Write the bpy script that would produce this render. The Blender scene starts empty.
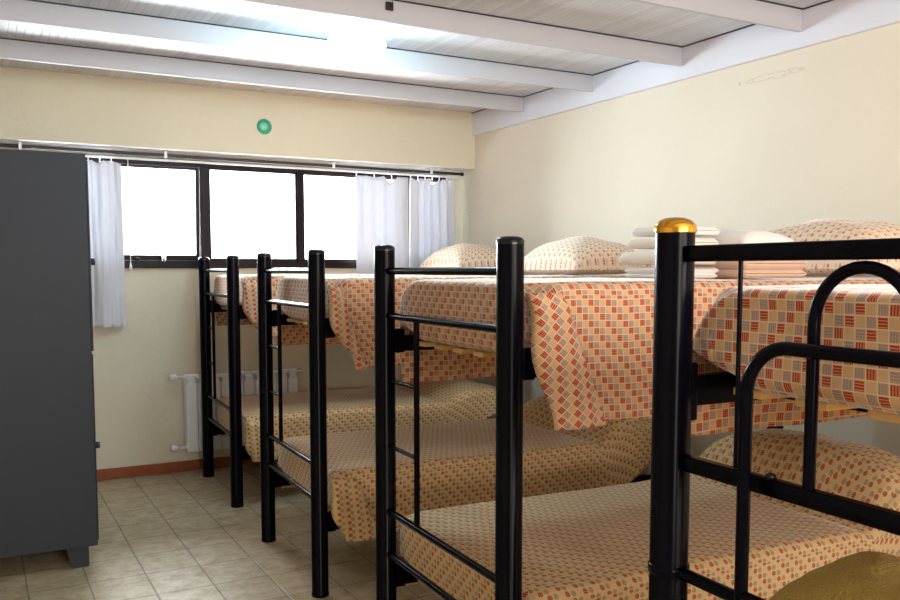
import bpy, bmesh, math, random
from math import sin, cos, pi, radians, sqrt, exp, atan2, floor
from mathutils import Vector, Matrix, noise
random.seed(7)
S = bpy.context.scene
C = S.collection

# ------------------------------------------------------------------ camera
cd = bpy.data.cameras.new('camera'); cam = bpy.data.objects.new('camera', cd); C.objects.link(cam)
CAMZ = 1.507
cam.location = (0, 0, CAMZ)
cam.rotation_euler = (radians(90 - 4.5), 0, radians(-28.6))
cd.sensor_width = 36; cd.lens = 36 * 871.0 / 900.0
cd.shift_y = 38.4 / 900.0
cd.clip_start = 0.02
S.camera = cam
# ------------------------------------------------------------------ world, lights, exposure
S.view_settings.view_transform = 'Standard'; S.view_settings.look = 'None'
S.view_settings.gamma = 1.0; S.view_settings.use_curve_mapping = False
S.view_settings.exposure = 0.42
w = bpy.data.worlds.new('daylight'); S.world = w; w.use_nodes = True
bg = w.node_tree.nodes['Background']; bg.inputs['Color'].default_value = (0.93, 0.97, 1.0, 1); bg.inputs['Strength'].default_value = 6.0

def area(name, loc, target, sx, sy, power, col):
    l = bpy.data.lights.new(name, 'AREA'); l.shape = 'RECTANGLE'; l.size = sx; l.size_y = sy; l.energy = power; l.color = col
    o = bpy.data.objects.new(name, l); C.objects.link(o); o.location = loc
    o.rotation_euler = (Vector(target) - Vector(loc)).to_track_quat('-Z', 'Y').to_euler()
    return o
area('window_daylight', (1.95, 7.05, 1.92), (1.95, 5.0, 1.72), 3.3, 1.5, 470, (0.90, 0.95, 1.0))
area('rear_fill', (1.5, -1.55, 1.75), (2.3, 4.0, 1.45), 2.4, 1.5, 138, (1.0, 0.93, 0.86))  # added warm fill behind the camera; the wall there has no window
LAMP = (1.77, 4.25, 2.60)

def srgb(r, g, b):
    f = lambda c: (c / 255 / 12.92) if c / 255 <= 0.04045 else ((c / 255 + 0.055) / 1.055) ** 2.4
    return (f(r), f(g), f(b))
# ------------------------------------------------------------------ node helpers
def nmat(name):
    m = bpy.data.materials.new(name); m.use_nodes = True
    nt = m.node_tree; b = nt.nodes['Principled BSDF']
    return m, nt, b
def L_(nt, a, b): nt.links.new(a, b)
def math_n(nt, op, a, b=None, c=None):
    n = nt.nodes.new('ShaderNodeMath'); n.operation = op
    for i, x in enumerate((a, b, c)):
        if x is None: continue
        if isinstance(x, (int, float)): n.inputs[i].default_value = x
        else: L_(nt, x, n.inputs[i])
    return n.outputs[0]
def mix_n(nt, f, a, b):
    n = nt.nodes.new('ShaderNodeMix'); n.data_type = 'RGBA'
    for i, x in ((0, f), (6, a), (7, b)):
        if isinstance(x, (int, float)): n.inputs[i].default_value = x
        elif isinstance(x, tuple): n.inputs[i].default_value = (*x, 1) if len(x) == 3 else x
        else: L_(nt, x, n.inputs[i])
    return n.outputs[2]
def noise_n(nt, vec, scale, detail=3, rough=0.5):
    n = nt.nodes.new('ShaderNodeTexNoise'); n.inputs['Scale'].default_value = scale
    n.inputs['Detail'].default_value = detail; n.inputs['Roughness'].default_value = rough
    if vec is not None: L_(nt, vec, n.inputs['Vector'])
    return n.outputs['Fac']
def coord(nt, kind='Object'):
    return nt.nodes.new('ShaderNodeTexCoord').outputs[kind]
def sep(nt, v):
    n = nt.nodes.new('ShaderNodeSeparateXYZ'); L_(nt, v, n.inputs[0]); return n.outputs
def bump(nt, b, h, strength, dist=0.01):
    n = nt.nodes.new('ShaderNodeBump'); n.inputs['Strength'].default_value = strength; n.inputs['Distance'].default_value = dist
    L_(nt, h, n.inputs['Height']); L_(nt, n.outputs[0], b.inputs['Normal'])
def ramp01(nt, v, lo, hi):
    n = nt.nodes.new('ShaderNodeMapRange'); n.inputs[1].default_value = lo; n.inputs[2].default_value = hi
    L_(nt, v, n.inputs[0]); return n.outputs[0]
def plain(name, col, rough=0.5, metal=0.0, spec=0.5, nscale=0, namp=0.1, bmp=0, coat=0):
    m, nt, b = nmat(name)
    b.inputs['Roughness'].default_value = rough; b.inputs['Metallic'].default_value = metal
    b.inputs['Specular IOR Level'].default_value = spec
    b.inputs['Coat Weight'].default_value = coat
    if nscale:
        f = noise_n(nt, coord(nt), nscale)
        d = tuple(c * (1 - namp) for c in col); l = tuple(min(1, c * (1 + namp)) for c in col)
        L_(nt, mix_n(nt, f, d, l), b.inputs['Base Color'])
        if bmp: bump(nt, b, noise_n(nt, coord(nt), nscale * 6), bmp)
    else: b.inputs['Base Color'].default_value = (*col, 1)
    return m

# ------------------------------------------------------------------ materials
def fabric_mat(name='checked_cotton', cell=0.0205, b0=srgb(216, 172, 126), b1=srgb(227, 187, 140), org=srgb(186, 52, 24), gry=srgb(158, 140, 142), half=0.42, ln=0.6, ga=0.9, rnd=0.0):
    m, nt, b = nmat(name)
    uv = nt.nodes.new('ShaderNodeUVMap').outputs[0]
    x, y, _ = sep(nt, uv)
    wob = noise_n(nt, uv, 3.0, 2)
    x = math_n(nt, 'ADD', x, math_n(nt, 'MULTIPLY', wob, 0.02))
    cx = math_n(nt, 'DIVIDE', x, cell); cy = math_n(nt, 'DIVIDE', y, cell)
    ix = math_n(nt, 'FLOOR', cx); iy = math_n(nt, 'FLOOR', cy)
    fx = math_n(nt, 'SUBTRACT', cx, ix); fy = math_n(nt, 'SUBTRACT', cy, iy)
    k = math_n(nt, 'FLOORED_MODULO', math_n(nt, 'ADD', ix, iy), 3.0)
    is_o = math_n(nt, 'LESS_THAN', k, 0.5)
    is_g = math_n(nt, 'LESS_THAN', math_n(nt, 'ABSOLUTE', math_n(nt, 'SUBTRACT', k, 1.0)), 0.5)
    # alternate stripe direction
    par = math_n(nt, 'FLOORED_MODULO', math_n(nt, 'FLOOR', math_n(nt, 'MULTIPLY', math_n(nt, 'ADD', math_n(nt, 'MULTIPLY', ix, 1.0), math_n(nt, 'MULTIPLY', iy, 2.0)), 0.5)), 2.0)
    ff = math_n(nt, 'ADD', math_n(nt, 'MULTIPLY', fx, par), math_n(nt, 'MULTIPLY', fy, math_n(nt, 'SUBTRACT', 1.0, par)))
    st = math_n(nt, 'GREATER_THAN', math_n(nt, 'SINE', math_n(nt, 'MULTIPLY', ff, 2 * pi * 4)), -0.35)
    st = math_n(nt, 'ADD', math_n(nt, 'MULTIPLY', st, 0.62), 0.38)
    # inside mask
    ex = math_n(nt, 'ABSOLUTE', math_n(nt, 'SUBTRACT', fx, 0.5)); ey = math_n(nt, 'ABSOLUTE', math_n(nt, 'SUBTRACT', fy, 0.5))
    e = math_n(nt, 'MAXIMUM', ex, ey)
    er = math_n(nt, 'SQRT', math_n(nt, 'ADD', math_n(nt, 'MULTIPLY', ex, ex), math_n(nt, 'MULTIPLY', ey, ey)))
    inside = math_n(nt, 'LESS_THAN', er if rnd else e, half)
    line = math_n(nt, 'GREATER_THAN', e, 0.455)
    base = mix_n(nt, noise_n(nt, uv, 60, 2), b0, b1)
    c = mix_n(nt, math_n(nt, 'MULTIPLY', line, ln), base, srgb(243, 226, 205))
    c = mix_n(nt, math_n(nt, 'MULTIPLY', math_n(nt, 'MULTIPLY', is_o, inside), st), c, org)
    c = mix_n(nt, math_n(nt, 'MULTIPLY', math_n(nt, 'MULTIPLY', is_g, inside), math_n(nt, 'MULTIPLY', st, ga)), c, gry)
    L_(nt, c, b.inputs['Base Color'])
    b.inputs['Roughness'].default_value = 0.75; b.inputs['Specular IOR Level'].default_value = 0.35
    b.inputs['Sheen Weight'].default_value = 0.5; b.inputs['Sheen Roughness'].default_value = 0.3
    bump(nt, b, noise_n(nt, coord(nt), 9, 4), 0.35, 0.02)
    tr = nt.nodes.new('ShaderNodeBsdfTranslucent'); L_(nt, c, tr.inputs[0])
    mx = nt.nodes.new('ShaderNodeMixShader'); mx.inputs[0].default_value = 0.16
    out = nt.nodes['Material Output']; L_(nt, b.outputs[0], mx.inputs[1]); L_(nt, tr.outputs[0], mx.inputs[2]); L_(nt, mx.outputs[0], out.inputs[0])
    return m
def cloth_mat(name, col, trans=0.35, nscale=12, sheen=0.2):
    m, nt, b = nmat(name)
    f = noise_n(nt, coord(nt), nscale, 4)
    c = mix_n(nt, f, tuple(x * 0.93 for x in col), col)
    L_(nt, c, b.inputs['Base Color']); b.inputs['Roughness'].default_value = 0.9
    b.inputs['Specular IOR Level'].default_value = 0.2; b.inputs['Sheen Weight'].default_value = sheen
    bump(nt, b, noise_n(nt, coord(nt), 180, 2), 0.25, 0.002)
    tr = nt.nodes.new('ShaderNodeBsdfTranslucent'); L_(nt, c, tr.inputs[0])
    mx = nt.nodes.new('ShaderNodeMixShader'); mx.inputs[0].default_value = trans
    out = nt.nodes['Material Output']; L_(nt, b.outputs[0], mx.inputs[1]); L_(nt, tr.outputs[0], mx.inputs[2]); L_(nt, mx.outputs[0], out.inputs[0])
    return m
def wall_mat(name, col, patch=False):
    m, nt, b = nmat(name)
    co = coord(nt)
    f = noise_n(nt, co, 1.6, 5, 0.6)
    c = mix_n(nt, f, tuple(x * 0.94 for x in col), tuple(min(1, x * 1.03) for x in col))
    if patch:   # flaked strip of paint high on the wall
        x, y, z = sep(nt, co)
        dy = math_n(nt, 'DIVIDE', math_n(nt, 'SUBTRACT', y, 3.30), 0.20)
        dz = math_n(nt, 'DIVIDE', math_n(nt, 'SUBTRACT', z, 2.525), 0.016)
        r = math_n(nt, 'ADD', math_n(nt, 'MULTIPLY', dy, dy), math_n(nt, 'MULTIPLY', dz, dz))
        r = math_n(nt, 'ADD', r, math_n(nt, 'MULTIPLY', math_n(nt, 'SUBTRACT', noise_n(nt, co, 30, 3), 0.5), 3.0))
        mk = math_n(nt, 'MULTIPLY', math_n(nt, 'LESS_THAN', math_n(nt, 'ABSOLUTE', math_n(nt, 'SUBTRACT', r, 0.8)), 0.25), 0.22)
        c = mix_n(nt, mk, c, srgb(150, 128, 100))
    L_(nt, c, b.inputs['Base Color']); b.inputs['Roughness'].default_value = 0.85; b.inputs['Specular IOR Level'].default_value = 0.25
    bump(nt, b, noise_n(nt, co, 14, 6, 0.6), 0.25 if patch else 0.4, 0.015)
    return m
def floor_mat():
    m, nt, b = nmat('beige_floor_tiles')
    co = coord(nt); x, y, z = sep(nt, co)
    tx, ty = 0.264, 0.309
    gx = math_n(nt, 'DIVIDE', math_n(nt, 'SUBTRACT', x, 0.958), tx); gy = math_n(nt, 'DIVIDE', math_n(nt, 'SUBTRACT', y, 4.43), ty)
    ix = math_n(nt, 'FLOOR', gx); iy = math_n(nt, 'FLOOR', gy)
    fx = math_n(nt, 'ABSOLUTE', math_n(nt, 'SUBTRACT', math_n(nt, 'SUBTRACT', gx, ix), 0.5))
    fy = math_n(nt, 'ABSOLUTE', math_n(nt, 'SUBTRACT', math_n(nt, 'SUBTRACT', gy, iy), 0.5))
    e = math_n(nt, 'MAXIMUM', fx, fy)
    g = ramp01(nt, e, 0.480, 0.494)
    cb = nt.nodes.new('ShaderNodeCombineXYZ'); L_(nt, ix, cb.inputs[0]); L_(nt, iy, cb.inputs[1])
    wn = nt.nodes.new('ShaderNodeTexWhiteNoise'); L_(nt, cb.outputs[0], wn.inputs[0])
    n1 = ramp01(nt, noise_n(nt, co, 11, 6, 0.7), 0.34, 0.66)
    c = mix_n(nt, n1, srgb(146, 122, 84), srgb(196, 182, 158))
    c = mix_n(nt, math_n(nt, 'MULTIPLY', wn.outputs[0], 0.35), c, srgb(182, 158, 122))
    c = mix_n(nt, math_n(nt, 'MULTIPLY', g, 0.75), c, srgb(112, 102, 92))
    L_(nt, c, b.inputs['Base Color'])
    rr = math_n(nt, 'ADD', math_n(nt, 'MULTIPLY', g, 0.3), 0.36); L_(nt, rr, b.inputs['Roughness'])
    b.inputs['Specular IOR Level'].default_value = 0.5
    h = math_n(nt, 'SUBTRACT', math_n(nt, 'MULTIPLY', noise_n(nt, co, 7, 4), 0.35), g)
    bump(nt, b, h, 0.35, 0.004)
    return m
def board_mat():
    m, nt, b = nmat('white_ceiling_boards')
    co = coord(nt); x, y, z = sep(nt, co)
    gx = math_n(nt, 'DIVIDE', x, 0.042); fx = math_n(nt, 'ABSOLUTE', math_n(nt, 'SUBTRACT', math_n(nt, 'FRACT', gx), 0.5))
    g = ramp01(nt, fx, 0.40, 0.5)
    cb = nt.nodes.new('ShaderNodeCombineXYZ'); L_(nt, math_n(nt, 'FLOOR', gx), cb.inputs[0])
    wn = nt.nodes.new('ShaderNodeTexWhiteNoise'); L_(nt, cb.outputs[0], wn.inputs[0])
    c = mix_n(nt, wn.outputs[0], srgb(205, 206, 212), srgb(220, 221, 228))
    c = mix_n(nt, math_n(nt, 'MULTIPLY', g, 0.38), c, srgb(165, 163, 170))
    L_(nt, c, b.inputs['Base Color']); b.inputs['Roughness'].default_value = 0.45
    bump(nt, b, math_n(nt, 'SUBTRACT', 1.0, g), 0.5, 0.004)
    return m
def brick_trim_mat():
    m, nt, b = nmat('terracotta_skirting')
    co = coord(nt); x, y, z = sep(nt, co)
    n = noise_n(nt, co, 12, 4)
    c = mix_n(nt, n, srgb(128, 58, 26), srgb(164, 84, 42))
    gx = math_n(nt, 'ABSOLUTE', math_n(nt, 'SUBTRACT', math_n(nt, 'FRACT', math_n(nt, 'DIVIDE', math_n(nt, 'ADD', x, y), 0.264)), 0.5))
    c = mix_n(nt, math_n(nt, 'MULTIPLY', ramp01(nt, gx, 0.485, 0.497), 0.6), c, srgb(120, 90, 70))
    L_(nt, c, b.inputs['Base Color']); b.inputs['Roughness'].default_value = 0.45
    return m
def wood_mat():
    m, nt, b = nmat('pale_pine')
    co = coord(nt); mp = nt.nodes.new('ShaderNodeMapping'); mp.inputs['Scale'].default_value = (1.5, 22, 22); L_(nt, co, mp.inputs[0])
    n = noise_n(nt, mp.outputs[0], 2.5, 5)
    L_(nt, mix_n(nt, n, srgb(214, 160, 92), srgb(238, 196, 128)), b.inputs['Base Color']); b.inputs['Roughness'].default_value = 0.6
    return m
def glass_mat():
    m, nt, b = nmat('window_glass'); nt.nodes.remove(b)
    t = nt.nodes.new('ShaderNodeBsdfTransparent'); t.inputs[0].default_value = (0.97, 0.985, 0.98, 1)
    g = nt.nodes.new('ShaderNodeBsdfGlossy'); g.inputs['Roughness'].default_value = 0.02
    fr = nt.nodes.new('ShaderNodeFresnel'); fr.inputs[0].default_value = 1.45
    mx = nt.nodes.new('ShaderNodeMixShader'); L_(nt, fr.outputs[0], mx.inputs[0]); L_(nt, t.outputs[0], mx.inputs[1]); L_(nt, g.outputs[0], mx.inputs[2])
    L_(nt, mx.outputs[0], nt.nodes['Material Output'].inputs[0])
    return m
M = {}
M['fabric'] = fabric_mat()
M['fabric_low'] = fabric_mat('dotted_cotton', 0.0205, srgb(224, 190, 136), srgb(234, 203, 150), srgb(184, 42, 20), srgb(126, 116, 102), 0.40, 0.2, 0.7, 1.0)
M['fabric_pillow'] = fabric_mat('pillow_cotton', 0.0205, srgb(236, 214, 184), srgb(243, 226, 200), srgb(205, 92, 58), srgb(180, 165, 165), 0.38, 0.6, 0.6, 1.0)
M['wall_r'] = wall_mat('cream_wall_paint', srgb(229, 219, 201), True)
M['wall_b'] = wall_mat('pale_yellow_wall_paint', srgb(226, 218, 196))
M['header'] = wall_mat('pale_yellow_header_paint', srgb(224, 216, 192))
M['floor'] = floor_mat(); M['boards'] = board_mat(); M['skirt'] = brick_trim_mat(); M['wood'] = wood_mat(); M['glass'] = glass_mat()
M['beam'] = plain('white_beam_paint', srgb(192, 191, 197), 0.5, nscale=3, namp=0.03)
M['plate'] = plain('white_plate_paint', srgb(222, 222, 232), 0.55, nscale=4, namp=0.03)
M['black'] = plain('black_lacquered_steel', srgb(6, 5, 14), 0.2, spec=0.07, nscale=5, namp=0.15)
M['cap'] = plain('black_plastic', srgb(8, 7, 12), 0.22, spec=0.35)
M['gold'] = plain('brass', srgb(226, 166, 60), 0.16, metal=1.0)
M['wframe'] = plain('dark_brown_window_frame', srgb(24, 9, 16), 0.4, spec=0.2)
M['locker'] = plain('dark_grey_locker_steel', srgb(52, 57, 66), 0.55, spec=0.3, nscale=30, namp=0.04, bmp=0.08)
M['locker_dark'] = plain('locker_knob', srgb(50, 50, 60), 0.3)
M['radiator'] = plain('radiator_enamel', srgb(236, 237, 238), 0.35)
M['chrome'] = plain('chrome', srgb(205, 205, 210), 0.15, metal=1.0)
M['white'] = plain('white_plastic', srgb(238, 238, 240), 0.35)
M['rod'] = plain('black_curtain_rod', srgb(40, 34, 42), 0.4)
M['teal'] = plain('teal_plastic', srgb(46, 158, 122), 0.3)
M['teal_l'] = plain('pale_teal_plastic', srgb(120, 205, 175), 0.3)
M['curtain'] = cloth_mat('pale_grey_curtain', srgb(226, 228, 236), 0.13)
M['mattress'] = cloth_mat('mattress_ticking', srgb(196, 194, 178), 0.05)
M['towel'] = cloth_mat('white_towelling', srgb(245, 240, 236), 0.1, 40, 0.4)
M['tan'] = cloth_mat('peach_blanket', srgb(226, 190, 165), 0.08, 25, 0.4)
M['cream_cloth'] = cloth_mat('cream_towelling', srgb(246, 236, 222), 0.1, 25, 0.4)
M['olive'] = cloth_mat('olive_wool', srgb(192, 164, 76), 0.0, 60, 0.15)
for nd in M['olive'].node_tree.nodes:
    if nd.type == 'BUMP': nd.inputs['Strength'].default_value = 0.9; nd.inputs['Distance'].default_value = 0.012
mm, nt, b = nmat('glowing_globe'); b.inputs['Emission Color'].default_value = (0.55, 0.88, 1.0, 1); b.inputs['Emission Strength'].default_value = 42.0; b.inputs['Base Color'].default_value = (0.9, 0.95, 1, 1)
M['globe'] = mm
M['socket'] = plain('lamp_socket', srgb(150, 175, 180), 0.5)

# ------------------------------------------------------------------ mesh helpers
class MB:
    def __init__(s): s.v = []; s.f = []; s.uv = []; s.sm = []
    def add(s, vs, fs, smooth=False, uvs=None):
        o = len(s.v); s.v += [tuple(p) for p in vs]; s.f += [tuple(i + o for i in f) for f in fs]
        s.sm += [smooth] * len(fs); s.uv += (list(uvs) if uvs else [(0, 0)] * len(vs)); return s
    def grid(s, P, smooth=True, closed_v=False, flip=False):   # P[i][j] = (x,y,z[,u,v])
        n = len(P); m = len(P[0]); vs = [p[:3] for r in P for p in r]
        uvs = [(p[3], p[4]) if len(p) > 3 else (0, 0) for r in P for p in r]
        fs = []
        for i in range(n - 1):
            for j in range(m if closed_v else m - 1):
                a = i * m + j; b_ = i * m + (j + 1) % m; c = (i + 1) * m + (j + 1) % m; d = (i + 1) * m + j
                fs.append((a, d, c, b_) if flip else (a, b_, c, d))
        return s.add(vs, fs, smooth, uvs)
    def box(s, x0, x1, y0, y1, z0, z1, bev=0.0, seg=2, rot=None, piv=None):
        bm = bmesh.new(); bmesh.ops.create_cube(bm, size=1)
        for v in bm.verts: v.co = Vector(((x0 + x1) / 2 + v.co.x * (x1 - x0), (y0 + y1) / 2 + v.co.y * (y1 - y0), (z0 + z1) / 2 + v.co.z * (z1 - z0)))
        if bev: bmesh.ops.bevel(bm, geom=bm.edges[:], offset=bev, segments=seg, profile=0.5, affect='EDGES')
        if rot is not None:
            for v in bm.verts: v.co = rot @ (v.co - Vector(piv)) + Vector(piv)
        bm.verts.index_update(); bm.faces.ensure_lookup_table()
        s.add([v.co[:] for v in bm.verts], [[v.index for v in f.verts] for f in bm.faces], bool(bev and seg > 2)); bm.free(); return s
    def tube(s, pts, r, n=16, caps=True):
        pts = [Vector(p) for p in pts]; rings = []
        t0 = (pts[1] - pts[0]).normalized(); ref = Vector((0, 0, 1)) if abs(t0.z) < 0.9 else Vector((1, 0, 0))
        nrm = t0.cross(ref).normalized()
        for i, p in enumerate(pts):
            t = (pts[min(i + 1, len(pts) - 1)] - pts[max(i - 1, 0)]).normalized()
            nrm = (nrm - t * nrm.dot(t)).normalized(); bn = t.cross(nrm)
            rr = r[i] if isinstance(r, (list, tuple)) else r
            rings.append([(p + (nrm * cos(2 * pi * k / n) + bn * sin(2 * pi * k / n)) * rr)[:] for k in range(n)])
        s.grid(rings, True, True)
        if caps:
            s.add(rings[0], [tuple(range(n))]); s.add(rings[-1], [tuple(range(n - 1, -1, -1))])
        return s
    def lathe(s, prof, c=(0, 0, 0), n=28, axis='z', smooth=True):
        rings = []
        for r, h in prof:
            ring = []
            for k in range(n):
                a = 2 * pi * k / n; x, y = r * cos(a), r * sin(a)
                if axis == 'z': p = (c[0] + x, c[1] + y, c[2] + h)
                elif axis == 'y': p = (c[0] + x, c[1] + h, c[2] + y)
                else: p = (c[0] + h, c[1] + x, c[2] + y)
                ring.append(p)
            rings.append(ring)
        s.grid(rings, smooth, True, flip=(axis == 'y')); return s
    def build(s, name, mat, parent=None, loc=None):
        me = bpy.data.meshes.new(name); me.from_pydata(s.v, [], s.f)
        me.polygons.foreach_set('use_smooth', s.sm)
        ul = me.uv_layers.new(name='UVMap')
        for lp in me.loops: ul.data[lp.index].uv = s.uv[lp.vertex_index]
        me.materials.append(mat); me.update()
        o = bpy.data.objects.new(name, me); C.objects.link(o)
        if parent: o.parent = parent
        if loc: o.location = loc
        return o
def tag(o, label=None, cat=None, group=None, kind=None):
    if label: o['label'] = label
    if cat: o['category'] = cat
    if group: o['group'] = group
    if kind: o['kind'] = kind
    return o
def empty(name, loc=(0, 0, 0), rz=0, **k):
    o = bpy.data.objects.new(name, None); C.objects.link(o); o.location = loc; o.rotation_euler = (0, 0, rz); o.empty_display_size = 0.1
    return tag(o, **k)
def recalc(o):
    bm = bmesh.new(); bm.from_mesh(o.data); bmesh.ops.recalc_face_normals(bm, faces=bm.faces[:]); bm.to_mesh(o.data); bm.free(); return o
def nz(x, y, z=0.0): return noise.noise(Vector((x, y, z)))
def sst(a, b_, x):
    t = max(0.0, min(1.0, (x - a) / (b_ - a))); return t * t * (3 - 2 * t)

# ------------------------------------------------------------------ room shell
XL, XR, YB, YF, ZC = -1.6, 3.73, 6.62, -1.75, 2.812
def struct(name, mb, mat, label=None, parent=None):
    o = mb.build(name, mat, parent)
    if not parent: tag(o, label, None, None, 'structure')
    return o
struct('floor', MB().box(XL - .1, XR + .1, YF - .1, YB + .15, -0.1, 0.0), M['floor'], 'beige ceramic tile floor with darker joints')
struct('ceiling', MB().box(XL - .1, XR + .1, YF - .1, YB + .15, ZC, ZC + .08), M['boards'], 'white slatted board ceiling above the beams')
struct('wall_right', MB().box(XR, XR + .12, YF - .1, YB + .15, 0, ZC), M['wall_r'], 'long plain cream wall behind the heads of the bunks')
struct('wall_left', MB().box(XL - .12, XL, YF - .1, YB + .15, 0, ZC), M['wall_b'], 'cream wall left of the grey locker')
struct('wall_front', MB().box(XL, XR, YF - .12, YF, 0, ZC), M['wall_b'], 'cream wall behind the camera')
WX0, WX1, WZ0, WZ1 = 0.28, 3.56, 1.52, 2.31
wb = MB().box(XL, XR, YB, YB + .15, 0, WZ0).box(XL, XR, YB, YB + .15, WZ1, ZC).box(XL, WX0, YB, YB + .15, WZ0, WZ1).box(WX1, XR, YB, YB + .15, WZ0, WZ1)
struct('wall_back', wb, M['wall_b'], 'pale yellow wall with the long strip window')
struct('trim_1', MB().box(XL, XR - .001, 6.40, YB - .001, 2.355, ZC - .001), M['header'], 'pale yellow boxed header projecting above the window')
struct('trim_18', MB().box(XL, XR - .001, 6.402, YB - .001, 2.3525, 2.3548), M['white'], 'underside of the header above the curtain rod, window light painted on as white')  # thin white strip paints the window light onto the soffit
struct('trim_2', MB().box(3.70, XR - .001, YF, 6.399, 2.625, ZC - .001, 0.004, 1), M['plate'], 'white wall plate along the top of the right wall')
struct('baseboard_back', MB().box(XL, XR - .001, YB - .014, YB - .0005, 0.0005, 0.078, 0.003, 1), M['skirt'], 'reddish terracotta skirting along the window wall')
struct('baseboard_right', MB().box(XR - .014, XR - .0005, YF, YB - .015, 0.0005, 0.078, 0.003, 1), M['skirt'], 'reddish terracotta skirting along the right wall')
n = 3
for i in range(7):
    y = 5.625 - 0.845 * i
    # rolled steel channel: web facing the camera, lips top and bottom
    mb = MB().box(XL, 3.699, y, y + 0.022, 2.700, ZC - .0015, 0.004, 2)
    mb.box(XL, 3.699, y - 0.004, y + 0.001, 2.700, 2.709)
    o = struct('trim_%d' % n, mb, M['beam'], 'white painted ceiling beam, number %d counted from the window wall' % (i + 1)); n += 1
# ceiling board joint strips (dark line where the boards meet the beams are real gaps)
for i in range(7):
    y = 5.625 - 0.845 * i
    struct('trim_%d' % n, MB().box(XL, 3.699, y - 0.007, y - 0.0005, ZC - 0.006, ZC - .0005), M['rod'], 'thin dark joint between boards and beam %d from the window wall' % (i + 1)); n += 1
struct('trim_%d' % n, MB().box(3.693, 3.6995, YF, 6.399, ZC - 0.006, ZC - .0005), M['rod'], 'thin dark joint between the boards and the right wall plate'); n += 1

# ------------------------------------------------------------------ window
win = empty('window_1', (0, 0, 0)); tag(win, 'dark brown framed strip window with bright panes', None, None, 'structure')
fy0, fy1 = 6.585, 6.655
fr = MB()
fr.box(WX0, WX1, fy0, fy1, WZ0, WZ0 + 0.055, .004, 2).box(WX0, WX1, fy0, fy1, WZ1 - 0.05, WZ1, .004, 2)
for x0, x1 in ((WX0, WX0 + .04), (0.895, 0.925), (1.49, 1.555), (2.235, 2.285), (3.12, 3.21), (WX1 - .04, WX1)):
    fr.box(x0, x1, fy0, fy1, WZ0 + .05, WZ1 - .045, .004, 2)
fr.build('window_frame', M['wframe'], win)
for x0, x1 in ((WX0 + .04, .895), (1.555, 2.235), (2.285, 3.12), (3.21, WX1 - .04)):
    f = MB()
    f.box(x0, x1, 6.60, 6.64, WZ0 + .055, WZ0 + .073).box(x0, x1, 6.60, 6.64, WZ1 - .062, WZ1 - .05)
    f.box(x0, x0 + .012, 6.60, 6.64, WZ0 + .073, WZ1 - .062).box(x1 - .012, x1, 6.60, 6.64, WZ0 + .073, WZ1 - .062)
    s = f.build('sash', M['wframe'], win)
    MB().box(x0 + .012, x1 - .012, 6.618, 6.623, WZ0 + .073, WZ1 - .062).build('pane', M['glass'], s)
# the second pane from the left is a top-hung sash, open a little at the bottom
R_ = Matrix.Rotation(radians(3.2), 3, 'X'); pv = (0, 6.62, WZ1 - .052)
f = MB(); x0, x1 = .927, 1.487; z0, z1 = WZ0 + .050, WZ1 - .052
for a in ((x0, x1, 6.60, 6.64, z0, z0 + .045), (x0, x1, 6.60, 6.64, z1 - .02, z1), (x0, x0 + .018, 6.60, 6.64, z0 + .045, z1 - .02), (x1 - .026, x1, 6.60, 6.64, z0 + .045, z1 - .02)):
    f.box(*a, rot=R_, piv=pv)
s = f.build('sash', M['wframe'], win)
MB().box(x0 + .018, x1 - .026, 6.618, 6.623, z0 + .045, z1 - .02, rot=R_, piv=pv).build('pane', M['glass'], s)
MB().box(1.20, 1.235, 6.575, 6.60, WZ0 + .05, WZ0 + .085, .004, 2).tube([(1.217, 6.57, WZ0 + .075), (1.217, 6.555, WZ0 + .045)], .006, 10).build('latch', M['chrome'], win)
MB().box(1.02, 1.05, 6.578, 6.60, WZ0 + .052, WZ0 + .074, .004, 2).build('hinge_stop', M['wframe'], win)
# pull cord with tassel
pc = empty('blind_cord', (0.985, 6.56, 1.5), label='thin white pull cord with tassel hanging at the window frame by the left curtain', cat='cord')
MB().tube([(0, 0, 0.0), (0, 0, 0.79)], .0022, 8).build('string', M['white'], pc)
MB().lathe([(.001, .0), (.011, .0), (.009, .03), (.004, .055), (.001, .06)], (0, 0, 0), 14).build('tassel', M['white'], pc)

# ------------------------------------------------------------------ curtain rods
rod = empty('curtain_rod', (0, 0, 0), label='black curtain rod with white brackets under the header', cat='curtain rod')
MB().tube([(-0.6, 6.50, 2.326), (3.655, 6.50, 2.314)], .0115, 14).build('pole', M['rod'], rod)
MB().lathe([(.001, 0), (.016, 0), (.016, .02), (.001, .022)], (3.65, 6.50, 2.314), 14, 'x').build('end_cap', M['rod'], rod)
tr = empty('curtain_track', (0, 0, 0), label='white curtain track below the black rod', cat='curtain track')
MB().box(0.70, 3.64, 6.535, 6.553, 2.283, 2.300, .003, 2).build('track', M['white'], tr)
for x in (0.30, 1.23, 2.50, 3.36):
    MB().box(x - .012, x + .012, 6.48, 6.584, 2.338, 2.350, .002, 1).box(x - .010, x + .010, 6.476, 6.489, 2.298, 2.345, .002, 1).build('bracket', M['white'], rod)

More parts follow.
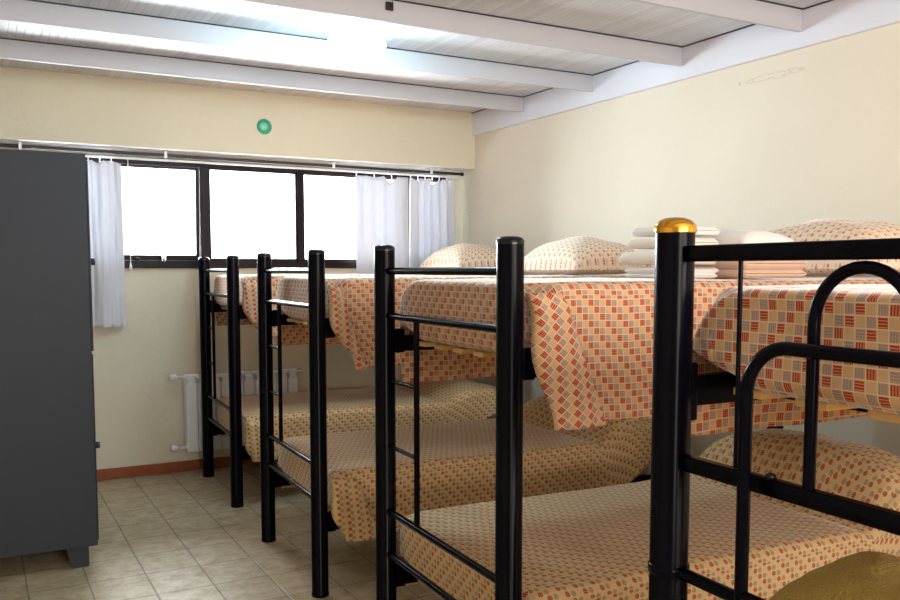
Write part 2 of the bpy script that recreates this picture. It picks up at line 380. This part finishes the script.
def curtain(name, x0, x1, zt, zb, folds, amp, label, scal=(), y0=6.545, flare=0.0, seed=0, tight=0.0, group=None):
    P = []; nx = 120; nzz = 40
    for j in range(nzz + 1):
        v = j / nzz; row = []
        for i in range(nx + 1):
            u = i / nx
            top = zt
            for (c, wd, d) in scal: top -= d * max(0.0, 1 - abs((u - c) / wd)) ** 0.8
            z = top + (zb - top) * v
            x = x0 + (x1 - x0) * u + flare * v * (u - 0.5)
            ph = u * folds * 2 * pi + 1.1 * nz(u * 3, v * 0.8, seed) + seed
            a = amp * (0.55 + 0.45 * v + 0.5 * nz(u * 5, 3.1, seed))
            yy = y0 - 0.018 + a * (sin(ph) + 0.25 * sin(2.3 * ph + 1)) + 0.012 * nz(u * 9, v * 3, seed + 4)
            if tight: yy += tight * (1 - v) ** 6 * 0.4 * sin(ph * 2)
            row.append((x + 0.5 * a * cos(ph), yy, z, u * (x1 - x0), z))
        P.append(row)
    t = empty(name, ((x0 + x1) / 2, y0, zb), label=label, cat='curtain')
    MB().grid([[(p[0] - (x0 + x1) / 2, p[1] - y0, p[2] - zb, p[3], p[4]) for p in r] for r in P]).build('panel', M['curtain'], t).modifiers.new('thick', 'SOLIDIFY').thickness = 0.002
    # bottom hem band
    r0 = P[-3]; hm = [[(p[0] - (x0 + x1) / 2, p[1] - y0 - .0022, p[2] - zb) for p in P[k]] for k in (-2, -1)]
    MB().grid(hm).build('hem', M['curtain'], t)
    for (c, wd, d) in scal:
        pass
    for k in range(max(3, int(folds) + 1)):
        x = x0 + (x1 - x0) * (k + .1) / max(3, int(folds) + .4)
        MB().box(x - .003 - (x0 + x1) / 2, x + .003 - (x0 + x1) / 2, -.004, .002, zt - zb - .01, zt - zb + .03).build('hook', M['white'], t)
    return t
curtain('curtain', 0.715, 0.94, 2.262, 1.105, 1.0, 0.022, 'narrow pale grey curtain hanging beside the dark grey locker', ((0.30, .14, .02), (1.0, .3, .015)), flare=0.02, seed=2)
curtain('curtain', 2.70, 3.165, 2.262, 1.10, 2.2, 0.006, 'flat smooth grey curtain panel covering the right end of the window', ((0.0, .2, .006), (0.66, .13, .05), (.36, .15, .014)), seed=5)
curtain('curtain', 3.19, 3.62, 2.262, 1.10, 6.0, 0.033, 'gathered grey curtain with deep folds in the corner by the cream wall', ((0.12, .08, .035), (0.3, .06, .03), (0.5, .07, .045), (0.80, .07, .07), (.64, .05, .02)), seed=9, tight=0.02)

# ------------------------------------------------------------------ radiator
rad = empty('radiator', (1.33, 6.53, 0.0), label='white panel radiator with ten sections on the wall below the window', cat='radiator')
ns = 10; sw = 0.86 / ns
for i in range(ns):
    x0 = i * sw
    mb = MB()
    mb.box(x0 + .003, x0 + sw - .003, -.045, -.037, .165, .675, .003, 2)            # front plate
    mb.box(x0 + sw / 2 - .012, x0 + sw / 2 + .012, -.037, .035, .185, .715, .004, 2)  # water channel
    mb.box(x0 + .010, x0 + sw - .010, -.03, .035, .70, .735, .006, 2)                 # curved head
    mb.box(x0 + .016, x0 + sw - .016, -.041, -.033, .675, .712, .002, 1)
    mb.box(x0 + .003, x0 + sw - .003, .030, .036, .19, .70)
    mb.build('section', M['radiator'], rad)
for z in (.72, .195): MB().tube([(0, 0, z), (.86, 0, z)], .02, 14).build('header_pipe', M['radiator'], rad)
for z, nm in ((.72, 'top_valve'), (.195, 'bottom_valve')):
    v = MB().lathe([(.001, -.105), (.020, -.105), (.024, -.095), (.024, -.065), (.016, -.055), (.012, -.05), (.012, 0)], (0, 0, z), 16, 'x').build(nm, M['white'], rad)
    MB().tube([(-.04, 0, z), (-.04, .085, z)], .009, 12).build('pipe', M['chrome'], v)
MB().lathe([(.012, 0), (.012, .015), (.018, .018), (.018, .035), (.001, .037)], (.86, 0, .72), 16, 'x').build('bleed_valve', M['chrome'], rad)
for x in (.13, .73):
    MB().box(x, x + .02, .03, .088, .69, .71).build('bracket', M['radiator'], rad)

# ------------------------------------------------------------------ round vent on the header
vt = empty('wall_vent', (1.925, 6.40, 2.562), label='small round teal green vent plug on the header above the window', cat='vent')
MB().lathe([(.056, 0), (.056, -.006), (.050, -.012), (.040, -.012), (.036, -.006), (.030, -.006)], (0, 0, 0), 28, 'y').build('ring', M['teal'], vt)
MB().lathe([(.034, -.004), (.030, -.012), (.022, -.017), (.001, -.019)], (-.004, 0, 0), 28, 'y').build('knob', M['teal_l'], vt)

# ------------------------------------------------------------------ lamp
lp = empty('ceiling_lamp', (LAMP[0], LAMP[1], ZC), label='glowing bluish white ceiling globe lamp between two beams', cat='lamp')
MB().lathe([(.001, 0), (.060, 0), (.060, -.05), (.052, -.062), (.045, -.075), (.001, -.076)], (0, 0, 0), 24).build('socket', M['socket'], lp)
pf = [(.001, -.075)] + [(.150 * sin(pi * t / 16), -.155 + .08 * cos(pi * t / 16)) for t in range(2, 17)]
pf[-1] = (.001, -.235)
MB().lathe(pf, (0, 0, 0), 28).build('globe', M['globe'], lp)
hkk = MB().box(-.02, .02, -.003, 0, -.03, .01, .002, 1).tube([(.0, -.004, -.008), (.0, -.03, -.012), (.0, -.034, .004)], .003, 8)
tag(hkk.build('hook', M['rod'], None, (1.81, 5.625 - .845 * 2 - .006, 2.785)), 'small metal clip fixed to the face of the beam nearest the lamp', 'hook')

# ------------------------------------------------------------------ locker
lx1 = 0.507; ly0 = 4.68; lw = 0.62; ln = 0.90
lk = empty('locker', (0, 0, 0), label='tall dark grey steel locker standing left of the curtain', cat='locker')
MB().box(lx1 - lw, lx1 - .002, ly0, ly0 + ln, .105, 2.075, .004, 2).build('body', M['locker'], lk)
MB().box(lx1 - lw, lx1 - .0021, ly0 + .01, ly0 + ln - .01, 2.074, 2.078, .003, 2).build('top_panel', M['locker'], lk)
for (z0, z1, dx) in ((1.10, 2.045, 0.004), (.13, 1.085, 0.0)):
    for k in (0, 1):
        y0 = ly0 + .004 + k * ln / 2
        d = MB().box(lx1 - .0015, lx1 + .004 + dx, y0, y0 + ln / 2 - .008, z0, z1, .003, 2).build('door', M['locker'], lk)
        if k == 0:
            zk = 1.548 if z0 > 1 else .612
            MB().lathe([(.008, 0), (.008, .008), (.018, .010), (.018, .028), (.001, .030)], (lx1 + dx, y0 + .06, zk), 16, 'x').build('knob', M['locker_dark'], d)
for (fx, fyy) in ((lx1 - .045, ly0 + .01), (lx1 - lw + .045, ly0 + .01), (lx1 - .045, ly0 + ln - .05), (lx1 - lw + .045, ly0 + ln - .05)):
    s = -1 if fx > lx1 - lw / 2 else 1
    y0, y1 = fyy, fyy + .04
    a, b2 = fx, fx + s * .105; c2 = fx + s * .078
    vs = [(a, y0, .105), (b2, y0, .105), (c2, y0, 0), (a, y0, 0), (a, y1, .105), (b2, y1, .105), (c2, y1, 0), (a, y1, 0)]
    recalc(MB().add(vs, [(0, 1, 2, 3), (4, 7, 6, 5), (0, 4, 5, 1), (1, 5, 6, 2), (2, 6, 7, 3), (3, 7, 4, 0)]).build('foot', M['locker'], lk))

# ------------------------------------------------------------------ bunk beds
BW = 0.915; HW = BW / 2; PR = 0.0385; BL = 2.02; PH = 1.6
ANG = radians(-2.0)
ZT = 1.468; ZLOW = 0.577
def local_origin(ax, ay):   # far foot post -> centre of the foot line
    return (ax + sin(ANG) * HW, ay - cos(ANG) * HW, 0)
def post(root, x, y, gold=False, collar=False, h=PH):
    PR = .0372 if gold else .0385
    zt = h - .022
    p = MB().lathe([(.001, 0.0), (PR + .002, 0.0), (PR + .002, .012), (PR, .014), (PR, zt)], (x, y, 0), 32).build('post', M['black'], root)
    if gold: pr = [(PR + .0022, zt - .001), (PR + .003, zt + .004), (PR + .001, zt + .014), (PR - .006, zt + .022), (PR - .018, zt + .027), (.001, zt + .029)]
    else: pr = [(PR + .0006, zt - .001), (PR + .0006, zt + .010), (PR - .005, zt + .017), (PR - .016, zt + .021), (.001, zt + .022)]
    c = MB().lathe(pr, (x, y, 0), 32).build('cap', M['gold'] if gold else M['cap'], p)
    if gold: c['label'] = 'brass coloured dome cap'
    if collar: MB().lathe([(PR, .915), (PR + .003, .918), (PR + .003, .932), (PR, .935)], (x, y, 0), 32).build('collar', M['black'], p)
    return p
def bunk(ax, ay, label, last=False):
    o = local_origin(ax, ay)
    r = empty('bunk_bed', o, ANG, label=label, cat='bunk bed', group='black tubular bunk beds standing in a row')
    g = last
    for x, y in ((0, HW), (0, -HW), (BL, HW), (BL, -HW)):
        post(r, x, y, gold=g, collar=g, h=PH)
    e = HW - PR + .004
    if not last:
        for z in (1.503, 1.339, .604, .440):
            MB().tube([(0, -e, z), (0, e, z)], .0125, 16).build('foot_rail', M['black'], r)
        yr = HW - .285
        MB().tube([(0, yr, .612), (0, yr, 1.33)], .0105, 14).build('ladder_rod', M['black'], r)
        for z in (1.100, .853):
            MB().tube([(0, e, z), (0, yr, z)], .0075, 12).build('rung', M['black'], r)
        bl = MB()
        for z in (1.503, 1.339, .604, .440, 1.100, .853):
            bl.lathe([(.007, 0), (.0065, .003), (.001, .005)], (-PR * .99 + 0, HW, z), 10, 'x')
    else:
        MB().box(-.012, .012, -e, e, 1.522, 1.552, .004, 3).build('foot_rail', M['black'], r)
        MB().box(-.012, .012, -e, e, 1.127, 1.157, .004, 3).build('foot_rail', M['black'], r)
        MB().tube([(0, -e, .925), (0, e, .925)], .0125, 16).build('foot_rail', M['black'], r)
        MB().tube([(0, -e, .440), (0, e, .440)], .0125, 16).build('foot_rail', M['black'], r)
        for s in (1, -1):
            MB().tube([(0, s * (HW - .170), 1.158), (0, s * (HW - .170), 1.524)], .0042, 10).build('spindle', M['black'], r)
        for s in (1,):
            cy, rr = HW - .417, .088; zc = 1.511 - rr
            pts = [(0, cy + rr, 1.155), (0, cy + rr, 1.3)] + [(0, cy + rr * cos(t * pi / 16), zc + rr * sin(t * pi / 16)) for t in range(17)] + [(0, cy - rr, 1.3), (0, cy - rr, 1.155)]
            MB().tube(pts, .0100, 16).build('arch', M['black'], r)
        # hooked ladder standing in front of the foot frame
        ya, yb = HW - .226, HW - .226 - .46
        zt = 1.382; q = .085; xo = -.024 - .012
        pts = [(xo - .0, ya, .02), (xo, ya, .7), (xo, ya, zt - q)] + [(xo, ya - q + q * cos(t * pi / 24), zt - q + q * sin(t * pi / 24)) for t in range(1, 13)]
        pts += [(xo, yb + q - q * sin(t * pi / 24), zt - q + q * cos(t * pi / 24)) for t in range(0, 13)] + [(xo, yb, .7), (xo, yb, .02)]
        MB().tube(pts, .0115, 16).build('ladder_frame', M['black'], r)
        for z in (.952, .66, .38):
            MB().tube([(xo, ya, z), (xo, yb, z)], .010, 14).build('rung', M['black'], r)
        MB().lathe([(.001, 0), (.010, 0), (.008, .007), (.001, .010)], (-.012, HW - .262, 1.160), 12).build('bolt', M['cap'], r)
    for z in (1.30, .44):
        MB().tube([(BL, -e, z), (BL, e, z)], .0125, 14).build('head_rail', M['black'], r)
    for base in ((0.040 if last else 0.0), -0.9):
        for s in (1, -1):
            MB().box(PR - .004, BL - PR + .004, s * HW - .014, s * HW + .014, 1.203 + base, 1.262 + base, .003, 2).build('side_rail', M['black'], r)
            k = MB().box(PR - .004, PR + (.012 if last else .035), s * HW - .017, s * HW + .017, (1.175 if last else 1.198) + base, 1.288 + base, .003, 2)
            k.build('rail_bracket', M['black'], r)
        for k in range(6):
            y = -.37 + k * .148
            MB().box(.106, BL - .06, y - .036, y + .036, 1.225 + base, 1.242 + base, .004, 2).build('bed_slat', M['wood'], r)
        for x in (.30, 1.0, 1.70):
            MB().box(x - .03, x + .03, -HW + .015, HW - .015, 1.204 + base, 1.2215 + base, .002, 1).build('cross_bar', M['black'], r)
        zt = (ZT if base > -.5 else ZLOW) - .034
        MB().box(.105, BL - .055, -.415, .415, 1.2425 + base, zt, .03, 3).build('mattress', M['mattress'], r)
    return r, o

def bedspread(o, ztop, hem_near, hem_far, label, group, low=False, seed=0, mound=0.2, mx=0.0, flap=(.14, .26), slant=.10):
    r = empty('bedspread', (o[0], o[1], 0), ANG, label=label, cat='bedspread', group=group)
    x0 = .078; x1 = BL - .045; hw = .482; zb = ztop - (.192 if 1.474 < ztop else .219)
    rc_foot, rc = (.06 if low else .145), .032
    def rad_(x): return rc + (rc_foot - rc) * (1 - sst(.0, .07, x - x0))
    def top(x, y):
        z = ztop + .004 * nz(x * 3, y * 3, seed) + .003 * nz(x * 9, y * 9, seed + 2)
        z -= .003 * (1 - sst(0, .10, x - x0))
        if low:
            edge = 1 - .45 * abs(y / hw) ** 3
            m = sst(1.40, 1.62, x - mx + .05 * y + .02 * nz(y * 4, 0, seed)) * (1 - .35 * sst(1.8, 1.98, x))
            z += mound * m * edge + .012 * nz(x * 7, y * 7, seed + 5) * m
            z -= .018 * exp(-((x - 1.43 - mx) / .035) ** 2)
        return z
    xs = [x0 + (x1 - x0) * (i / 90) ** 1.15 for i in range(91)]
    NT, NA, ND = 26, 8, 22
    def column(x):
        R = rad_(x); out = []
        hf, hn = hem_far, hem_near
        # far hem -> top -> near hem
        def side(sg, hem):
            pts = []
            zs = top(x, sg * hw) - R
            hemz = hem + .012 * nz(x * 2.5, sg * 3, seed) + (.19 * sst(1.52, 1.9, x) * (sg < 0) if low else 0)
            for k in range(ND, 0, -1):
                t = k / ND; z = zs + (hemz - zs) * t; d = zs - z + R
                y = hw + .010 + t * .010
                y += t * (.012 * sin(x * 15 + seed + 1.5 * nz(x * 2, 0, seed)) + .012 * nz(x * 6, t, seed + 7) + (.012 if x < .4 else .012))
                if low:
                    y += t * .03 * exp(-((x - 1.60 - .04 * t) / .028) ** 2) + .02 * t * sst(1.45, 1.7, x) * (1 + .3 * sin(x * 22))
                xx = x + (slant if sg < 0 else .02) * sst(.16, .42 if not low else .34, d) * exp(-(x - x0) / .22)
                pts.append((xx, sg * y, z, x, sg * (hw + d)))
            for k in range(NA):
                a = (pi / 2) * k / NA
                yy = hw - R + R * cos(a) + .010 * cos(a) ** 2; z = top(x, sg * hw) - R + R * sin(a)
                pts.append((x, sg * yy, z, x, sg * (hw - R + R * (pi / 2 - a))))
            return pts
        far = side(1, hf); near = side(-1, hn)
        out += far
        for k in range(NT + 1):
            y = (hw - R) * (1 - 2 * k / NT)
            out.append((x, y, top(x, y), x, y))
        out += near[::-1]
        return out
    P = [column(x) for x in xs]
    mb = MB()
    # rounded leading edge + foot face
    first = P[0]; rr = .012
    # foot face only between side z > zb
    J = [j for j, p in enumerate(first) if p[2] >= zb + .03]
    rows = []
    NF = 18
    for k in range(NF + 1):
        t = k / NF; row = []
        for j in J:
            x, y, z = first[j][:3]
            yc = max(-.425, min(.425, y))
            zbb = zb + .035 * sst(.30, .43, abs(yc)) + .004 * nz(yc * 5, 0, seed)
            H = max(0.0, z - zbb)
            zz = z - H * t; dd = min(rr, H) ; dist = H * t
            xx = x0 - (rr * (1 - (1 - min(1, dist / rr)) ** 2) ** .5) if dist < rr else x0 - rr
            xx += .010 * nz(yc * 4, zz * 5, seed + 11) * min(1, dist / .05)
            bt = H * (1 - t)
            if bt < .03: xx += .02 * (1 - bt / .03) ** 2
            yq = y + (yc - y) * min(1, dist / .03 + (0 if H > .02 else 1))
            row.append((max(xx, .044), yq, zz, yq + .007, zz))
        rows.append(row)
    mb.grid(P); mb.grid(rows, flip=True)
    c = recalc(mb.build('cover', M['fabric_low' if low else 'fabric'], r)); c.modifiers.new('thick', 'SOLIDIFY').thickness = .003
    # diagonal corner flap hanging at the near foot corner
    P = []; NV = 30; NU = 14
    xa0, xa1 = .050, .050 + slant + .012
    zt_ = ztop - .03
    for k in range(NV + 1):
        t = k / NV; z = zt_ + (hem_near - .006 - zt_) * t
        d = ztop - z
        xl = .046 + (slant + .012) * sst(.18, .42 if not low else .34, d) + .004 * sin(t * 9)
        xr = flap[0] + (flap[1] - flap[0]) * t
        row = []
        for i in range(NU + 1):
            u = i / NU; x = xl + (xr - xl) * u
            y = -(hw + .024 + t * .030 + .020 * sin(pi * .5 * min(1, u * 1.3)) * (.4 + .6 * t) + .004 * sin(u * 9 + t * 3)) + (.020 * (1 - sst(0, .12, t)))
            if u < .25: y += .03 * (1 - u / .25) ** 2 * (1 - .5 * t)
            zz = z + .008 * t * (u - .3)
            a = radians(42); pu, pv2 = x, z
            row.append((x, y, zz, pu * cos(a) - pv2 * sin(a), pu * sin(a) + pv2 * cos(a)))
        P.append(row)
    f = recalc(MB().grid(P).build('corner_flap', M['fabric_low' if low else 'fabric'], r)); f.modifiers.new('thick', 'SOLIDIFY').thickness = .003
    return r

posts = [(1.4555, 6.365), (1.3906, 4.665), (1.3378, 2.961), (1.1762, 1.261)]
names = ['farthest black tubular bunk bed, next to the radiator and window wall',
         'second black tubular bunk bed from the window wall',
         'third black tubular bunk bed from the window wall, just behind the brass capped one',
         'nearest black bunk bed with brass dome post caps and arched foot frame']
up = ['checked orange and grey bedspread on the upper bunk nearest the window',
      'checked orange and grey bedspread on the upper bunk of the second bed from the window',
      'checked orange and grey bedspread on the upper bunk carrying the folded towels',
      'checked orange and grey bedspread on the upper bunk of the nearest bed with brass caps']
lo = ['checked bedspread on the lower bunk in front of the radiator',
      'checked bedspread on the lower bunk of the second bed from the window',
      'checked bedspread over the lower bunk and its pillow, seen behind the brass capped post',
      'checked bedspread on the lower bunk under the olive blanket']
O = []
for i, (ax, ay) in enumerate(posts):
    r, o = bunk(ax, ay, names[i], i == 3); O.append(o)
    bedspread(o, (1.472, 1.472, 1.473, 1.4755)[i], (1.075, 1.06, 1.066, 1.07)[i], (1.10, 1.085, 1.075, 1.172)[i], up[i], 'bedspreads on the upper bunks', False, i * 3.1 + 1, slant=(.10, .10, .048, .06)[i],
              flap=((.13, .22), (.085, .20), (.145, .265), (.14, .26))[i])
    bedspread(o, ZLOW, (.30, .265, .27, .27)[i], .27, lo[i], 'bedspreads on the lower bunks', True, i * 2.3 + 5, mound=(.095, .175, .235, .2)[i], mx=(.04, .15, .07, .1)[i], flap=((.14, .24), (.16, .27), (.12, .2), (.14, .26))[i], slant=.05)

def W(o, x, y, z=0):
    return Vector((o[0] + cos(ANG) * x - sin(ANG) * y, o[1] + sin(ANG) * x + cos(ANG) * y, z))

# ------------------------------------------------------------------ pillows
def pillow(loc, rz, lx, ly, h, label, seed, tilt=0):
    top = []; N = 36
    mb = MB()
    for sgn in (1, -1):
        P = []
        for i in range(N + 1):
            row = []
            for j in range(N + 1):
                u = -1 + 2 * i / N; v = -1 + 2 * j / N
                k = max(0, (1 - abs(u) ** 2.6) * (1 - abs(v) ** 2.6)) ** .5
                pin = 1 - .07 * (1 - abs(v) ** 2) * abs(u) ** 4; pin2 = 1 - .07 * (1 - abs(u) ** 2) * abs(v) ** 4
                hh = h * (.86 if sgn > 0 else .14)
                z = sgn * hh * k * (1 + .10 * nz(u * 2, v * 2, seed)) + h * .14
                edge = (1 - k)
                z += .006 * nz(u * 7, v * 7, seed) * edge
                row.append((u * lx / 2 * pin, v * ly / 2 * pin2, max(z, 0.002 + .002 * (sgn > 0)), u * lx / 2 * 1.1 + .3, v * ly / 2 * 1.1 + .3))
            P.append(row)
        mb.grid(P, flip=sgn < 0)
    o = mb.build('pillow', M['fabric_pillow']); o.location = loc; o.rotation_euler = (tilt, 0, rz)
    recalc(o)
    tag(o, label, 'pillow', 'checked pillows on the upper bunks'); return o
zp = ZT + .010
pillow(W(O[0], 1.85, -.08, zp), ANG + .05, .50, .66, .225, 'plump checked pillow on the upper bunk nearest the window, in front of the gathered curtain', 1)
pillow(W(O[1], 1.75, -.02, zp), ANG - .04, .52, .74, .215, 'plump checked pillow on the second upper bunk, left of the white towels', 2)
pillow(W(O[2], 1.82, -.0, zp), ANG + .03, .50, .74, .235, 'plump checked pillow at the right edge, behind the flat black foot rail', 3)

# ------------------------------------------------------------------ folded towels and blankets
def folded(name, loc, rz, lx, ly, h, layers, mat, label, group, seed, cat, dome=0.0):
    mb = MB(); t = h / layers
    for k in range(layers):
        z0 = k * t; P = []
        NA_ = 12; ox = .008 * nz(k * 3.3, seed); 
        prof = []
        hx = lx / 2 + ox; r = t / 2
        for a in range(NA_ + 1):
            an = -pi / 2 + pi * a / NA_; prof.append((hx - r + r * cos(an), z0 + r + r * sin(an)))
        for a in range(NA_ + 1):
            an = pi / 2 + pi * a / NA_; prof.append((-hx + r + r * cos(an), z0 + r + r * sin(an)))
        # subdivide the flats
        full = []
        for i in range(len(prof)):
            a, b2 = prof[i], prof[(i + 1) % len(prof)]
            nseg = 10 if abs(a[0] - b2[0]) > .1 else 1
            for q in range(nseg): full.append((a[0] + (b2[0] - a[0]) * q / nseg, a[1] + (b2[1] - a[1]) * q / nseg))
        NY = 24
        for j in range(-1, NY + 2):
            v = max(0, min(NY, j)) / NY; y = (v - .5) * ly
            sh = 1.0 if 0 <= j <= NY else .0
            e = 1 - .5 * max(0, (abs(v - .5) - .46) / .04) ** 2
            row = []
            for (x, z) in full:
                if sh == 0: zc = z0 + r; row.append((x * .97, y, zc + (z - zc) * .05)); continue
                dz = .004 * nz(x * 9, y * 9, seed + k) + .006 * nz(x * 3, y * 3, seed) * (k / max(1, layers)) - .004
                row.append((x + .004 * nz(y * 12, z * 30, seed), y, max(z0 + r + (z - z0 - r) * e + (dz if k == layers - 1 or z > z0 + r * 1.2 else 0), .0005)))
            if dome: row = [(p[0], p[1], p[2] * (1 - dome * (.45 * (p[0] / hx) ** 2 + .30 * p[0] / hx + .35 * abs(2 * p[1] / ly) ** 2.5))) for p in row]
            P.append(row)
        mb.grid(P, True, True)
    o = recalc(mb.build(name, mat)); o.location = loc; o.rotation_euler = (0, 0, rz)
    tag(o, label, cat, group); return o
bx = .70; zz = ZT + .008
tg = 'folded towels and blankets stacked on the upper bunk'
z1 = zz
for k, (h, ly_, nl, m_, lab) in enumerate(((.044, .42, 2, M['towel'], 'folded white towel at the bottom of the left towel stack'),
                                           (.054, .48, 1, M['cream_cloth'], 'folded cream towel in the middle of the left towel stack'),
                                           (.040, .40, 1, M['cream_cloth'], 'thin folded cream towel, second from the top of the left towel stack'),
                                           (.036, .36, 1, M['towel'], 'folded white towel on top of the left towel stack'))):
    folded('folded_towel', W(O[2], .962 + (0, -.015, .006, .02)[k], .0, z1), ANG + .03 * (k - 1), .21, ly_ * .66, h, nl, m_, lab, tg, k + 3, 'towel'); z1 += h + .006
z1 = zz
for k, (h, ly_, nl, m_, nm, lab, ct) in enumerate(((.072, .56, 2, M['tan'], 'folded_blanket', 'folded peach blanket on the upper bunk beneath the white blanket', 'blanket'),
                                               (.108, .54, 1, M['towel'], 'folded_blanket', 'puffy folded white blanket on top of the peach blanket', 'blanket'))):
    folded(nm, W(O[2], 1.250, -.03, z1), ANG + .02, .315, ly_ * .74, h, nl, m_, lab, tg, k + 13, ct, (0, .55)[k]); z1 += h + .006

# ------------------------------------------------------------------ olive blanket heap on nearest lower bunk
mb = MB(); P = []; N = 44
for i in range(N + 1):
    row = []
    for j in range(N + 1):
        u = -1 + 2 * i / N; v = -1 + 2 * j / N
        rr = max(0.0, 1 - (abs(u) ** 2.6 + abs(v) ** 2.6))
        z = .335 * rr ** .42 * (1 - .07 * v * 0 - .06 * (u - .2) ** 2) + .02 * nz(u * 2.2, v * 2.2, 4) * rr ** .3 + .006 * nz(u * 7, v * 7, 2) * rr ** .3
        if rr <= 0:
            q = (abs(u) ** 2.6 + abs(v) ** 2.6) ** (-1 / 2.6); x_, y_ = u * q, v * q; z = 0
        else: x_, y_ = u, v
        row.append((x_ * .26, y_ * .32, max(z, 0)))
    P.append(row)
ob = recalc(mb.grid(P).grid([[(p[0], p[1], 0.0) for p in r] for r in P], flip=True).build('blanket', M['olive']))
ob.location = W(O[3], .40, .225, ZLOW + .012); ob.rotation_euler = (0, 0, ANG)
tag(ob, 'olive yellow fleece blanket heaped at the lower right corner of the picture', 'blanket')
